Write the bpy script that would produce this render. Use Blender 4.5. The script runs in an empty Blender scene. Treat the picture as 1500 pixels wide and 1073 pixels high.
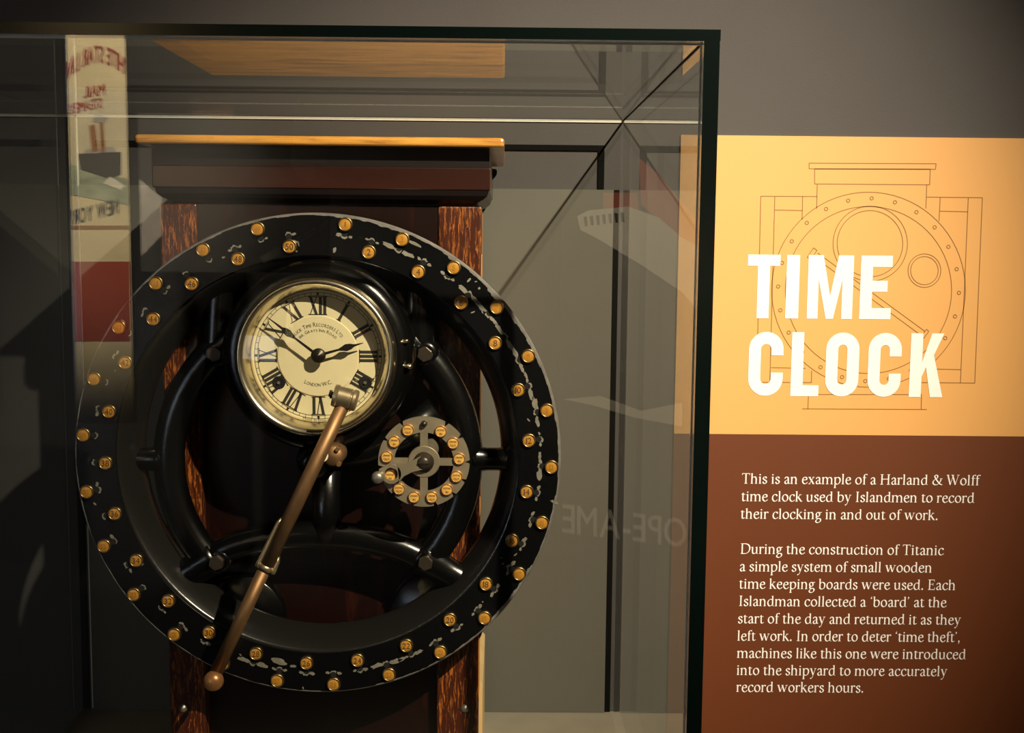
import bpy, bmesh, math, random
from mathutils import Matrix, Vector
random.seed(7)
scene = bpy.context.scene
COL = scene.collection
R = math.radians

# ------------------------------------------------------------------ camera
F = 1760.0                                   # focal length in pixels of the 1500 x 1073 frame
PITCH, YAW, ROLL = R(6.01), R(-0.51), R(0.545)
ZC = 1.50
def cam_rows():
    cy, sy = math.cos(YAW), math.sin(YAW)
    A = Matrix(((cy, sy, 0), (-sy, cy, 0), (0, 0, 1)))
    cp, sp = math.cos(PITCH), math.sin(PITCH)
    B = Matrix(((1, 0, 0), (0, -sp, -cp), (0, cp, -sp)))
    c, s = math.cos(ROLL), math.sin(ROLL)
    C = Matrix(((c, -s, 0), (s, c, 0), (0, 0, 1)))
    return C @ B @ A
CR = cam_rows()
cam_d = bpy.data.cameras.new('camera')
cam_d.sensor_width = 36.0
cam_d.lens = F / 1500.0 * 36.0
cam_d.clip_start = 0.02
cam = bpy.data.objects.new('camera', cam_d)
COL.objects.link(cam)
m3 = Matrix((CR[0], -CR[1], -CR[2])).transposed()
cam.matrix_world = Matrix.Translation((0, 0, ZC)) @ m3.to_4x4()
scene.camera = cam

def P(px, py, Y):
    """photo pixel -> point on the upright plane at depth Y in front of the camera"""
    d = CR.transposed() @ Vector(((px - 750) / F, (py - 536.5) / F, 1.0))
    t = Y / d.y
    return Vector((d.x * t, Y, ZC + d.z * t))

# ------------------------------------------------------------------ depths (metres from the camera)
YW = 1.95        # gallery wall
YF = 1.167       # front glass of the case
YR = 1.487       # face of the number ring
YCAB = 1.56      # front of the cabinet stiles

# ------------------------------------------------------------------ world, lights, exposure
w = bpy.data.worlds.new('gallery_ambient'); scene.world = w
w.use_nodes = True
bg = w.node_tree.nodes['Background']
bg.inputs[0].default_value = (0.75, 0.85, 1.0, 1); bg.inputs[1].default_value = 0.002
vs = scene.view_settings
vs.view_transform = 'Standard'; vs.look = 'None'; vs.gamma = 1.0; vs.exposure = 0.0
vs.use_curve_mapping = False

def spot(name, loc, target, power, angle, blend, color, radius):
    l = bpy.data.lights.new(name, 'SPOT')
    l.energy = power; l.spot_size = R(angle); l.spot_blend = blend
    l.color = color; l.shadow_soft_size = radius
    o = bpy.data.objects.new(name, l); COL.objects.link(o)
    o.location = loc
    o.rotation_euler = (Vector(target) - Vector(loc)).to_track_quat('-Z', 'Y').to_euler()
    return o
spot('key_track_spotlight', (1.10, -0.34, 2.98), P(805, 620, YW), 760, 39, 1.0, (1.0, 0.84, 0.61), 0.018)
spot('banner_track_spotlight', (-1.32, 0.5, 3.2), (-1.36, -1.6, 1.85), 1500, 30, 0.7, (1.0, 0.86, 0.62), 0.03)
spot('poster_track_spotlight', (0.7, 0.3, 3.2), (0.55, -1.66, 1.35), 420, 38, 0.7, (1.0, 0.84, 0.62), 0.03)

# ------------------------------------------------------------------ materials
MATS = {}
def new_mat(name):
    m = bpy.data.materials.new(name); m.use_nodes = True
    nt = m.node_tree
    return m, nt, nt.nodes['Principled BSDF']
def mat(name, col, rough=0.5, metal=0.0, spec=0.5, bump=0.0, bscale=200.0, vary=0.0, vscale=8.0, stretch=(1, 1, 1), coat=0.0):
    if name in MATS: return MATS[name]
    m, nt, b = new_mat(name)
    b.inputs['Base Color'].default_value = (*col, 1)
    b.inputs['Roughness'].default_value = rough
    b.inputs['Metallic'].default_value = metal
    b.inputs['Specular IOR Level'].default_value = spec
    b.inputs['Coat Weight'].default_value = coat
    b.inputs['Coat Roughness'].default_value = 0.15
    tc = nt.nodes.new('ShaderNodeTexCoord')
    if vary:
        mp = nt.nodes.new('ShaderNodeMapping'); mp.inputs['Scale'].default_value = stretch
        n = nt.nodes.new('ShaderNodeTexNoise'); n.inputs['Scale'].default_value = vscale; n.inputs['Detail'].default_value = 6
        r = nt.nodes.new('ShaderNodeValToRGB')
        r.color_ramp.elements[0].position = 0.3; r.color_ramp.elements[1].position = 0.7
        r.color_ramp.elements[0].color = (*[c * (1 - vary) for c in col], 1)
        r.color_ramp.elements[1].color = (*[min(1, c * (1 + vary)) for c in col], 1)
        nt.links.new(tc.outputs['Object'], mp.inputs[0]); nt.links.new(mp.outputs[0], n.inputs['Vector'])
        nt.links.new(n.outputs['Fac'], r.inputs[0]); nt.links.new(r.outputs[0], b.inputs['Base Color'])
    if bump:
        n2 = nt.nodes.new('ShaderNodeTexNoise'); n2.inputs['Scale'].default_value = bscale; n2.inputs['Detail'].default_value = 4
        bp = nt.nodes.new('ShaderNodeBump'); bp.inputs['Strength'].default_value = bump; bp.inputs['Distance'].default_value = 0.002
        nt.links.new(tc.outputs['Object'], n2.inputs['Vector'])
        nt.links.new(n2.outputs['Fac'], bp.inputs['Height']); nt.links.new(bp.outputs[0], b.inputs['Normal'])
    MATS[name] = m
    return m

def wood(name, dark, light, amount, stretch, rough=0.35, scale=14.0, dist=0.6, coat=0.3):
    """varnished wood whose dark finish is worn through in streaks along the grain"""
    m, nt, b = new_mat(name)
    tc = nt.nodes.new('ShaderNodeTexCoord')
    mp = nt.nodes.new('ShaderNodeMapping'); mp.inputs['Scale'].default_value = stretch
    n = nt.nodes.new('ShaderNodeTexNoise'); n.inputs['Scale'].default_value = scale; n.inputs['Detail'].default_value = 9
    n.inputs['Roughness'].default_value = 0.68; n.inputs['Distortion'].default_value = dist
    r = nt.nodes.new('ShaderNodeValToRGB')
    e = r.color_ramp.elements
    e[0].position = 1 - amount - 0.02; e[0].color = (*dark, 1)
    e[1].position = 1 - amount + 0.05; e[1].color = (*light, 1)
    k = e.new(min(0.99, 1 - amount + 0.2)); k.color = (*[min(1, c * 1.35) for c in light], 1)
    nt.links.new(tc.outputs['Object'], mp.inputs[0]); nt.links.new(mp.outputs[0], n.inputs['Vector'])
    nt.links.new(n.outputs['Fac'], r.inputs[0]); nt.links.new(r.outputs[0], b.inputs['Base Color'])
    bp = nt.nodes.new('ShaderNodeBump'); bp.inputs['Strength'].default_value = 0.25; bp.inputs['Distance'].default_value = 0.001
    nt.links.new(n.outputs['Fac'], bp.inputs['Height']); nt.links.new(bp.outputs[0], b.inputs['Normal'])
    b.inputs['Roughness'].default_value = rough
    b.inputs['Coat Weight'].default_value = coat; b.inputs['Coat Roughness'].default_value = 0.2
    MATS[name] = m
    return m

def glass(name, tint, f0=0.04):
    """clear sheet glass: mirror reflection rising towards grazing angles, straight transmission otherwise"""
    m = bpy.data.materials.new(name); m.use_nodes = True
    nt = m.node_tree; nt.nodes.clear()
    out = nt.nodes.new('ShaderNodeOutputMaterial')
    lw = nt.nodes.new('ShaderNodeLayerWeight'); lw.inputs['Blend'].default_value = 0.5
    p = nt.nodes.new('ShaderNodeMath'); p.operation = 'POWER'; p.inputs[1].default_value = 5.0
    ma = nt.nodes.new('ShaderNodeMath'); ma.operation = 'MULTIPLY_ADD'; ma.inputs[1].default_value = 1 - f0; ma.inputs[2].default_value = f0
    tr = nt.nodes.new('ShaderNodeBsdfTransparent'); tr.inputs[0].default_value = (*tint, 1)
    gl = nt.nodes.new('ShaderNodeBsdfGlossy'); gl.inputs['Roughness'].default_value = 0.0
    gl.inputs['Color'].default_value = (1, 1, 1, 1)
    mx = nt.nodes.new('ShaderNodeMixShader')
    nt.links.new(lw.outputs['Facing'], p.inputs[0]); nt.links.new(p.outputs[0], ma.inputs[0])
    nt.links.new(ma.outputs[0], mx.inputs[0]); nt.links.new(tr.outputs[0], mx.inputs[1]); nt.links.new(gl.outputs[0], mx.inputs[2])
    nt.links.new(mx.outputs[0], out.inputs[0])
    MATS[name] = m
    return m

glass('case_glass', (0.985, 0.995, 0.985), 0.042)
glass('clock_glass', (0.99, 0.99, 0.98), 0.04)
mat('glass_edge', (0.0012, 0.0035, 0.003), 0.2, spec=0.3)
mat('seam_silicone', (0.75, 0.75, 0.68), 0.3)
mat('wall_paint', (0.056, 0.052, 0.052), 0.7, bump=0.15, bscale=500, vary=0.05, vscale=6)
mat('dark_paint', (0.008, 0.008, 0.008), 0.85)
mat('floor_vinyl', (0.02, 0.02, 0.02), 0.6, vary=0.15, vscale=3)
mat('board_paint', (0.108, 0.106, 0.092), 0.75, bump=0.1, bscale=600, vary=0.03, vscale=5)
mat('case_floor', (0.27, 0.25, 0.20), 0.7, vary=0.06, vscale=30)
mat('strip_black', (0.004, 0.004, 0.004), 0.8, spec=0.08)
mat('plinth_grey', (0.09, 0.085, 0.08), 0.6)
mat('black_enamel', (0.002, 0.002, 0.0022), 0.22, spec=0.5, bump=0.06, bscale=120)
mat('ring_enamel', (0.0025, 0.0025, 0.003), 0.30, spec=0.3, bump=0.12, bscale=160)
mat('bevel_enamel', (0.010, 0.0095, 0.009), 0.24, spec=0.85, bump=0.1, bscale=140)
mat('bare_metal', (0.30, 0.28, 0.23), 0.5, metal=0.5, vary=0.2, vscale=90)
mat('bare_edge_metal', (0.28, 0.265, 0.25), 0.45, metal=0.5, vary=0.25, vscale=60)
mat('hole_dark', (0.002, 0.002, 0.002), 0.9)
mat('brass_rim', (0.42, 0.30, 0.15), 0.33, metal=1.0)
mat('amber_face', (0.46, 0.215, 0.027), 0.32, coat=0.5, vary=0.12, vscale=90)
mat('amber_pale', (0.66, 0.38, 0.085), 0.35, coat=0.4)
mat('number_ink', (0.07, 0.03, 0.012), 0.6)
mat('glare_pale_ink', (0.36, 0.155, 0.018), 0.5)  # low-contrast ink: glare washing out the odd numbers, put into the colour
mat('nickel', (0.70, 0.62, 0.46), 0.27, metal=1.0, bump=0.04, bscale=90)
mat('dial_cream', (0.66, 0.575, 0.35), 0.55, vary=0.03, vscale=40)
mat('dial_ink', (0.02, 0.016, 0.012), 0.6)
mat('hand_steel', (0.03, 0.022, 0.016), 0.35, metal=0.6)
mat('bronze_plate', (0.40, 0.34, 0.235), 0.42, metal=0.75, vary=0.1, vscale=60)
mat('steel_grey', (0.32, 0.29, 0.25), 0.4, metal=0.8)
mat('lever_brass', (0.27, 0.15, 0.07), 0.5, metal=0.75, vary=0.3, vscale=50, stretch=(1, 1, 0.3))
mat('lever_collar', (0.50, 0.40, 0.25), 0.35, metal=0.85, vary=0.2, vscale=60)
mat('knob_copper', (0.42, 0.20, 0.08), 0.35, metal=0.55, vary=0.1, vscale=70)
mat('bolt_dark', (0.05, 0.038, 0.028), 0.35, metal=0.5)
mat('pale_pine', (0.62, 0.45, 0.22), 0.6, vary=0.15, vscale=20, stretch=(1, 1, 0.2))
mat('mahogany', (0.030, 0.007, 0.004), 0.3, coat=0.4, vary=0.4, vscale=20, stretch=(0.15, 1, 1))
mat('ebonised', (0.008, 0.005, 0.005), 0.35)
wood('worn_stile', (0.052, 0.010, 0.004), (0.34, 0.105, 0.018), 0.455, (20, 20, 2.6), scale=17, dist=0.9)
wood('worn_highlit_side', (0.20, 0.055, 0.010), (0.62, 0.26, 0.045), 0.66, (5, 5, 0.5), scale=11)  # worn cabinet wood; its light tone also carries the stile edge's yellow highlights
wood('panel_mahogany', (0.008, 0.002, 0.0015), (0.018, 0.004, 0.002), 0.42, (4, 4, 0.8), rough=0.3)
wood('oak_slab', (0.42, 0.17, 0.03), (0.62, 0.29, 0.055), 0.58, (0.7, 5, 7), rough=0.3, scale=12, coat=0.5)
mat('panel_orange', (0.70, 0.37, 0.115), 0.55, vary=0.01, vscale=3)
mat('panel_brown', (0.116, 0.0285, 0.0052), 0.55, vary=0.02, vscale=3)
mat('print_white', (0.86, 0.86, 0.86), 0.5)
mat('print_line', (0.25, 0.12, 0.03), 0.55)
mat('poster_cream', (0.80, 0.66, 0.40), 0.7, vary=0.12, vscale=6)
mat('poster_sky', (0.74, 0.64, 0.43), 0.7, vary=0.15, vscale=9)
mat('poster_sea', (0.36, 0.40, 0.28), 0.7, vary=0.3, vscale=14, stretch=(1, 1, 4))
mat('poster_red', (0.36, 0.045, 0.02), 0.7)
mat('poster_dark', (0.06, 0.055, 0.05), 0.7)
mat('poster_orange', (0.34, 0.15, 0.05), 0.7)
mat('mural_grey', (0.045, 0.044, 0.043), 0.8, vary=0.25, vscale=4)
mat('mural_light', (0.42, 0.38, 0.36), 0.8, vary=0.3, vscale=8)
mat('mural_tan', (0.025, 0.022, 0.016), 0.8, vary=0.12, vscale=3)
mat('mural_red', (0.62, 0.13, 0.06), 0.7)
mat('mural_white', (0.85, 0.80, 0.66), 0.7)
m_, nt_, b_ = new_mat('screen_glow')
b_.inputs['Base Color'].default_value = (0.02, 0.02, 0.02, 1)
b_.inputs['Emission Color'].default_value = (0.72, 0.82, 1.0, 1); b_.inputs['Emission Strength'].default_value = 3.2
MATS['screen_glow'] = m_

# ------------------------------------------------------------------ mesh helpers
class MB:
    def __init__(s): s.v = []; s.f = []; s.m = []; s.sm = []
    def add(s, vs, fs, mi=0, smooth=False):
        o = len(s.v); s.v += [tuple(p) for p in vs]
        for f in fs: s.f.append(tuple(i + o for i in f)); s.m.append(mi); s.sm.append(smooth)
    def box(s, a, b, mi=0):
        (x0, y0, z0), (x1, y1, z1) = a, b
        x0, x1 = min(x0, x1), max(x0, x1); y0, y1 = min(y0, y1), max(y0, y1); z0, z1 = min(z0, z1), max(z0, z1)
        s.add([(x0,y0,z0),(x1,y0,z0),(x1,y1,z0),(x0,y1,z0),(x0,y0,z1),(x1,y0,z1),(x1,y1,z1),(x0,y1,z1)],
              [(0,3,2,1),(4,5,6,7),(0,1,5,4),(1,2,6,5),(2,3,7,6),(3,0,4,7)], mi)
    def prism(s, poly, y0, y1, mi=0, back=True):
        """polygon of (x,z) points, counter-clockwise seen from the camera, from y0 (front) to y1"""
        n = len(poly)
        vs = [(x, y0, z) for x, z in poly] + [(x, y1, z) for x, z in poly]
        fs = [tuple(range(n))]
        if back: fs.append(tuple(range(2 * n - 1, n - 1, -1)))
        fs += [(i, i + n, (i + 1) % n + n, (i + 1) % n) for i in range(n)]
        s.add(vs, fs, mi)
    def lathe(s, prof, c=(0, 0, 0), seg=48, mi=0, smooth=True, mis=None):
        """profile of (r, y) turned about the Y axis through c; starts at the front"""
        vs = []; fs = []
        for r, y in prof:
            for k in range(seg):
                a = 2 * math.pi * k / seg
                vs.append((c[0] + r * math.sin(a), c[1] + y, c[2] + r * math.cos(a)))
        for j in range(len(prof) - 1):
            ff = [(j * seg + k, j * seg + (k + 1) % seg, (j + 1) * seg + (k + 1) % seg, (j + 1) * seg + k) for k in range(seg)]
            if mis: s.add([], [], 0)
            fs.append(ff)
        o = len(s.v); s.v += vs
        for j, ff in enumerate(fs):
            for f in ff:
                s.f.append(tuple(i + o for i in f)); s.m.append(mis[j] if mis else mi); s.sm.append(smooth)
    def cyl(s, a, b, r0, r1=None, seg=20, mi=0, caps=True, smooth=True):
        a = Vector(a); b = Vector(b); r1 = r0 if r1 is None else r1
        s.tube([a, b], [r0, r1], seg, mi, caps, smooth)
    def tube(s, pts, rads, seg=14, mi=0, caps=True, smooth=True, flat=1.0):
        pts = [Vector(p) for p in pts]
        if not isinstance(rads, (list, tuple)): rads = [rads] * len(pts)
        vs = []; ref = None
        for i, p in enumerate(pts):
            t = (pts[min(i + 1, len(pts) - 1)] - pts[max(i - 1, 0)]).normalized()
            u = Vector((0, 1, 0)) if abs(t.y) < 0.9 else Vector((1, 0, 0))
            n1 = t.cross(u).normalized(); n2 = n1.cross(t).normalized()
            for k in range(seg):
                a = 2 * math.pi * k / seg
                vs.append(p + n1 * (rads[i] * math.cos(a)) + n2 * (rads[i] * flat * math.sin(a)))
        fs = []
        for i in range(len(pts) - 1):
            for k in range(seg):
                fs.append((i * seg + k, i * seg + (k + 1) % seg, (i + 1) * seg + (k + 1) % seg, (i + 1) * seg + k))
        s.add(vs, fs, mi, smooth)
        if caps:
            o = len(s.v) - len(vs)
            s.f.append(tuple(o + k for k in range(seg - 1, -1, -1))); s.m.append(mi); s.sm.append(False)
            o += (len(pts) - 1) * seg
            s.f.append(tuple(o + k for k in range(seg))); s.m.append(mi); s.sm.append(False)
    def build(s, name, mats, parent=None, fix=True, loc=None):
        me = bpy.data.meshes.new(name)
        me.from_pydata(s.v, [], s.f)
        for mm in (mats if isinstance(mats, (list, tuple)) else [mats]): me.materials.append(MATS[mm])
        me.polygons.foreach_set('material_index', s.m)
        me.polygons.foreach_set('use_smooth', s.sm)
        if fix:
            bm = bmesh.new(); bm.from_mesh(me)
            bmesh.ops.recalc_face_normals(bm, faces=bm.faces)
            bm.to_mesh(me); bm.free()
        me.update()
        o = bpy.data.objects.new(name, me); COL.objects.link(o)
        if loc: o.location = loc
        if parent: o.parent = parent
        return o
def bevel(o, wd, seg=2):
    md = o.modifiers.new('bevel', 'BEVEL'); md.width = wd; md.segments = seg; md.limit_method = 'ANGLE'
    return o
def tag(o, label=None, cat=None, group=None, kind=None):
    if label: o['label'] = label
    if cat: o['category'] = cat
    if group: o['group'] = group
    if kind: o['kind'] = kind
    return o
def empty(name, loc=(0, 0, 0)):
    o = bpy.data.objects.new(name, None); COL.objects.link(o); o.location = loc; o.empty_display_size = 0.05
    return o
def child(o, p):
    """parent keeping the world placement (things are modelled in room coordinates)"""
    o.parent = p; o.matrix_parent_inverse = Matrix.Translation(p.location).inverted() if p.type == 'EMPTY' else Matrix()
    return o

# flat lettering with Blender's built-in letterforms
_tc = {}
def char_mesh(ch):
    if ch in _tc: return _tc[ch]
    cu = bpy.data.curves.new('glyph', 'FONT'); cu.body = ch; cu.size = 1.0; cu.resolution_u = 3
    ob = bpy.data.objects.new('glyph', cu); COL.objects.link(ob)
    dg = bpy.context.evaluated_depsgraph_get()
    me = ob.evaluated_get(dg).to_mesh()
    vs = [(v.co.x, v.co.y) for v in me.vertices]; fs = [tuple(p.vertices) for p in me.polygons]
    ob.evaluated_get(dg).to_mesh_clear()
    bpy.data.objects.remove(ob); bpy.data.curves.remove(cu)
    x0 = min([v[0] for v in vs], default=0); x1 = max([v[0] for v in vs], default=0.25)
    _tc[ch] = (vs, fs, x0, x1)
    return _tc[ch]
def text_flat(s, gap=0.09):
    """-> verts (x,y) with cap height about 0.7, faces, width"""
    V = []; Fc = []; x = 0
    for ch in s:
        if ch == ' ': x += 0.3; continue
        vs, fs, x0, x1 = char_mesh(ch)
        o = len(V); V += [(a - x0 + x, b) for a, b in vs]; Fc += [tuple(i + o for i in f) for f in fs]
        x += x1 - x0 + gap
    return V, Fc, max(x - gap, 0.01)

# ------------------------------------------------------------------ nib-drawn serif letters for the body text
NIB = [(46 * math.cos(t) * math.cos(R(22)) - 15 * math.sin(t) * math.sin(R(22)),
        46 * math.cos(t) * math.sin(R(22)) + 15 * math.sin(t) * math.cos(R(22))) for t in [2 * math.pi * k / 10 for k in range(10)]]
THIN = [(15 * math.cos(t), 15 * math.sin(t)) for t in [2 * math.pi * (k + .5) / 8 for k in range(8)]]
def hull(pts):
    pts = sorted(set((round(a, 3), round(b, 3)) for a, b in pts))
    def half(ps):
        h = []
        for p in ps:
            while len(h) > 1 and (h[-1][0]-h[-2][0])*(p[1]-h[-2][1]) - (h[-1][1]-h[-2][1])*(p[0]-h[-2][0]) <= 0: h.pop()
            h.append(p)
        return h
    a = half(pts); b = half(pts[::-1])
    return a[:-1] + b[:-1]
def cat_rom(p, n=6):
    out = []
    q = [p[0]] + list(p) + [p[-1]]
    for i in range(1, len(q) - 2):
        p0, p1, p2, p3 = q[i-1], q[i], q[i+1], q[i+2]
        for k in range(n):
            t = k / n
            out.append(tuple(0.5 * ((2*p1[j]) + (-p0[j]+p2[j])*t + (2*p0[j]-5*p1[j]+4*p2[j]-p3[j])*t*t + (-p0[j]+3*p1[j]-3*p2[j]+p3[j])*t**3) for j in (0, 1)))
    out.append(tuple(p[-1]))
    return out
def S(*p): return ('n', cat_rom(p))
def L(*p): return ('n', list(p))
def T(*p): return ('t', list(p))
def foot(x, y=0, a=72, b=72): return T((x - a, y + 15), (x + b, y + 15))
def head(x, y, a=72, b=72): return T((x - a, y - 15), (x + b, y - 15))
def flag(x, y): return ('t', [(x - 78, y - 48), (x - 20, y - 22), (x + 12, y - 16)])
def dot(x, y, r): return ('d', (x, y, r))
def ell(cx, cy, rx, ry, a0=0, a1=360):
    n = 22
    return ('n', [(cx + rx * math.cos(R(a0 + (a1 - a0) * k / n)), cy + ry * math.sin(R(a0 + (a1 - a0) * k / n))) for k in range(n + 1)])
def arch(x0, x1): return S((x0, 300), (x0 + 60, 375), (x0 + 150, 412), ((x0 + 3 * x1) / 4 + 12, 395), (x1, 300), (x1, 200))
G = {
 'a': (440, [S((95, 330), (130, 395), (205, 415), (285, 380), (312, 290), (312, 90), (345, 28), (400, 40)), S((312, 255), (190, 215), (95, 150), (90, 70), (160, 14), (250, 40), (312, 95))]),
 'b': (525, [L((112, 690), (112, 40)), flag(112, 715), S((112, 310), (200, 400), (310, 412), (420, 340), (440, 210), (390, 75), (270, 10), (170, 25), (112, 70))]),
 'c': (430, [S((375, 345), (320, 405), (230, 415), (125, 360), (72, 230), (100, 95), (200, 14), (300, 30), (385, 90)), dot(352, 345, 36)]),
 'd': (535, [L((402, 690), (402, 60)), flag(402, 715), S((402, 370), (300, 415), (180, 390), (90, 290), (80, 150), (150, 30), (250, 18), (340, 60), (402, 110)), T((402, 30), (485, 24))]),
 'e': (440, [S((85, 238), (230, 248), (360, 262)), S((360, 262), (345, 370), (240, 416), (125, 365), (72, 220), (110, 85), (215, 14), (310, 30), (390, 95))]),
 'f': (300, [S((325, 655), (285, 700), (215, 695), (152, 620), (140, 480), (140, 300)), L((140, 420), (140, 30)), foot(140), T((45, 415), (268, 415)), dot(315, 660, 34)]),
 'g': (460, [ell(205, 285, 118, 128), S((300, 375), (350, 405), (430, 405)), S((130, 185), (92, 125), (110, 70), (210, 52), (340, 40), (395, -30), (360, -130), (220, -200), (90, -170), (62, -100), (110, -30), (190, 30))]),
 'h': (545, [L((112, 690), (112, 30)), flag(112, 715), foot(112), arch(112, 400), L((400, 320), (400, 30)), foot(400)]),
 'i': (262, [L((125, 400), (125, 30)), flag(125, 430), foot(125), dot(122, 590, 54)]),
 'k': (505, [L((112, 690), (112, 30)), flag(112, 715), foot(112), T((130, 205), (360, 412)), head(360, 430, 70, 62), L((205, 270), (405, 40)), foot(425, 0, 50, 72)]),
 'l': (260, [L((122, 690), (122, 30)), flag(122, 715), foot(122)]),
 'm': (825, [L((112, 400), (112, 30)), flag(112, 430), foot(112), arch(112, 400), L((400, 320), (400, 30)), foot(400), arch(400, 690), L((690, 320), (690, 30)), foot(690)]),
 'n': (545, [L((112, 400), (112, 30)), flag(112, 430), foot(112), arch(112, 400), L((400, 320), (400, 30)), foot(400)]),
 'o': (500, [ell(250, 214, 178, 200)]),
 'p': (530, [L((118, 400), (118, -195)), flag(118, 430), foot(118, -230), S((118, 310), (210, 400), (320, 412), (425, 345), (448, 215), (395, 75), (280, 10), (180, 25), (118, 70))]),
 'r': (365, [L((112, 400), (112, 30)), flag(112, 430), foot(112), S((112, 290), (170, 370), (235, 410), (310, 395)), dot(312, 378, 40)]),
 's': (375, [S((295, 335), (250, 405), (180, 416), (100, 375), (88, 305), (160, 240), (270, 185), (302, 105), (250, 30), (160, 12), (95, 40), (62, 110))]),
 't': (325, [L((130, 500), (130, 120)), S((130, 120), (145, 45), (205, 14), (290, 55)), T((40, 415), (275, 415)), T((60, 420), (130, 520))]),
 'u': (535, [L((112, 400), (112, 130)), S((112, 130), (150, 35), (240, 18), (330, 55), (395, 115)), L((395, 400), (395, 60)), flag(112, 430), flag(395, 430), T((395, 30), (480, 22))]),
 'w': (760, [L((95, 400), (230, 35)), T((232, 30), (380, 400)), L((372, 400), (510, 35)), T((512, 30), (660, 405)), head(90, 430, 70, 70), head(375, 430, 60, 60), head(665, 430, 65, 60)]),
 'x': (490, [L((110, 400), (375, 40)), T((115, 20), (375, 410)), head(105, 430, 65, 70), head(375, 430, 62, 62), foot(110, 0, 65, 62), foot(385, 0, 65, 70)]),
 'y': (490, [L((95, 400), (250, 45)), ('t', [(400, 410), (262, 60), (205, -95), (140, -170), (75, -190)]), dot(85, -178, 38), head(92, 430, 68, 72), head(400, 430, 62, 62)]),
 'T': (600, [L((300, 620), (300, 30)), foot(300, 0, 95, 95), T((50, 632), (550, 632)), T((50, 632), (42, 530)), T((550, 632), (558, 530)), T((60, 622), (540, 622))]),
 'H': (750, [L((150, 620), (150, 30)), L((600, 620), (600, 30)), T((150, 335), (600, 335)), T((150, 325), (600, 325)), foot(150, 0, 95, 95), foot(600, 0, 95, 95), head(150, 650, 95, 95), head(600, 650, 95, 95)]),
 'W': (940, [L((120, 620), (300, 35)), T((300, 25), (480, 590)), L((440, 620), (640, 35)), T((640, 25), (835, 630)), head(115, 650, 85, 90), head(440, 650, 85, 85), head(835, 650, 85, 80)]),
 'D': (740, [L((150, 620), (150, 30)), foot(150, 0, 95, 70), head(150, 650, 95, 70), S((150, 630), (360, 634), (560, 565), (655, 400), (645, 240), (540, 85), (360, 20), (150, 18))]),
 'E': (560, [L((150, 620), (150, 30)), foot(150, 0, 95, 330), head(150, 650, 95, 310), T((480, 15), (500, 130)), T((460, 635), (470, 530)), T((150, 340), (380, 340)), T((380, 270), (380, 410)), T((150, 24), (470, 24)), T((150, 626), (455, 626))]),
 'I': (345, [L((172, 620), (172, 30)), foot(172, 0, 95, 95), head(172, 650, 95, 95)]),
 '&': (750, [S((640, 375), (590, 220), (450, 60), (290, 12), (130, 60), (90, 180), (170, 300), (330, 400), (400, 520), (340, 620), (250, 630), (190, 550), (230, 430), (380, 240), (540, 80), (690, 20)), T((550, 390), (720, 390))]),
 '.': (235, [dot(112, 46, 56)]),
 ',': (150, [dot(100, 46, 54), ('t', [(130, 40), (110, -40), (60, -100)])]),
 '\u2018': (215, [dot(115, 545, 50), ('t', [(85, 550), (100, 630), (150, 690)])]),
 '\u2019': (215, [dot(105, 645, 50), ('t', [(135, 640), (115, 560), (65, 500)])]),
}
_gp = {}
def glyph_polys(ch):
    if ch in _gp: return _gp[ch]
    out = []
    for kind, d in G[ch][1]:
        if kind == 'd':
            x, y, r = d
            out.append([(x + r * math.cos(2 * math.pi * k / 12), y + r * math.sin(2 * math.pi * k / 12)) for k in range(12)])
        else:
            nib = NIB if kind == 'n' else THIN
            for a, b in zip(d[:-1], d[1:]):
                out.append(hull([(a[0] + i, a[1] + j) for i, j in nib] + [(b[0] + i, b[1] + j) for i, j in nib]))
    _gp[ch] = out
    return out
def serif_line(mb, s, x, z, width, xh, y, mi=0):
    tot = sum(235 if c == ' ' else G[c][0] for c in s)
    kx = width / (tot - 60); kz = xh / 430.0; u = -30
    for c in s:
        if c == ' ': u += 235; continue
        yy = y
        for poly in glyph_polys(c):
            n = len(poly)
            yy -= 1.2e-5; poly = [(a, b if b < 430 else 430 + (b - 430) * (0.86 if c.isupper() or c == '&' else 0.68)) for a, b in poly]                     # each pen stroke lies a hair over the one before
            mb.add([(x + (u + a) * kx, yy, z + b * kz) for a, b in poly], [tuple(range(n))], mi)
        u += G[c][0]

# ------------------------------------------------------------------ the gallery room
def slab(name, a, b, m):
    mb = MB(); mb.box(a, b); return tag(mb.build(name, m), kind='structure')
slab('floor', (-3.2, -3.3, -0.1), (3.2, YW + 0.2, 0.0), 'floor_vinyl')
slab('ceiling', (-3.2, -3.3, 3.4), (3.2, YW + 0.2, 3.5), 'dark_paint')
slab('wall_back', (-3.2, YW, 0.0), (3.2, YW + 0.2, 3.4), 'wall_paint')
slab('wall_rear', (-3.2, -3.3, 0.0), (3.2, -3.1, 3.4), 'dark_paint')
slab('wall_left', (-3.2, -3.1, 0.0), (-3.0, YW, 3.4), 'dark_paint')
slab('wall_right', (3.0, -3.1, 0.0), (3.2, YW, 3.4), 'dark_paint')

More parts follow.
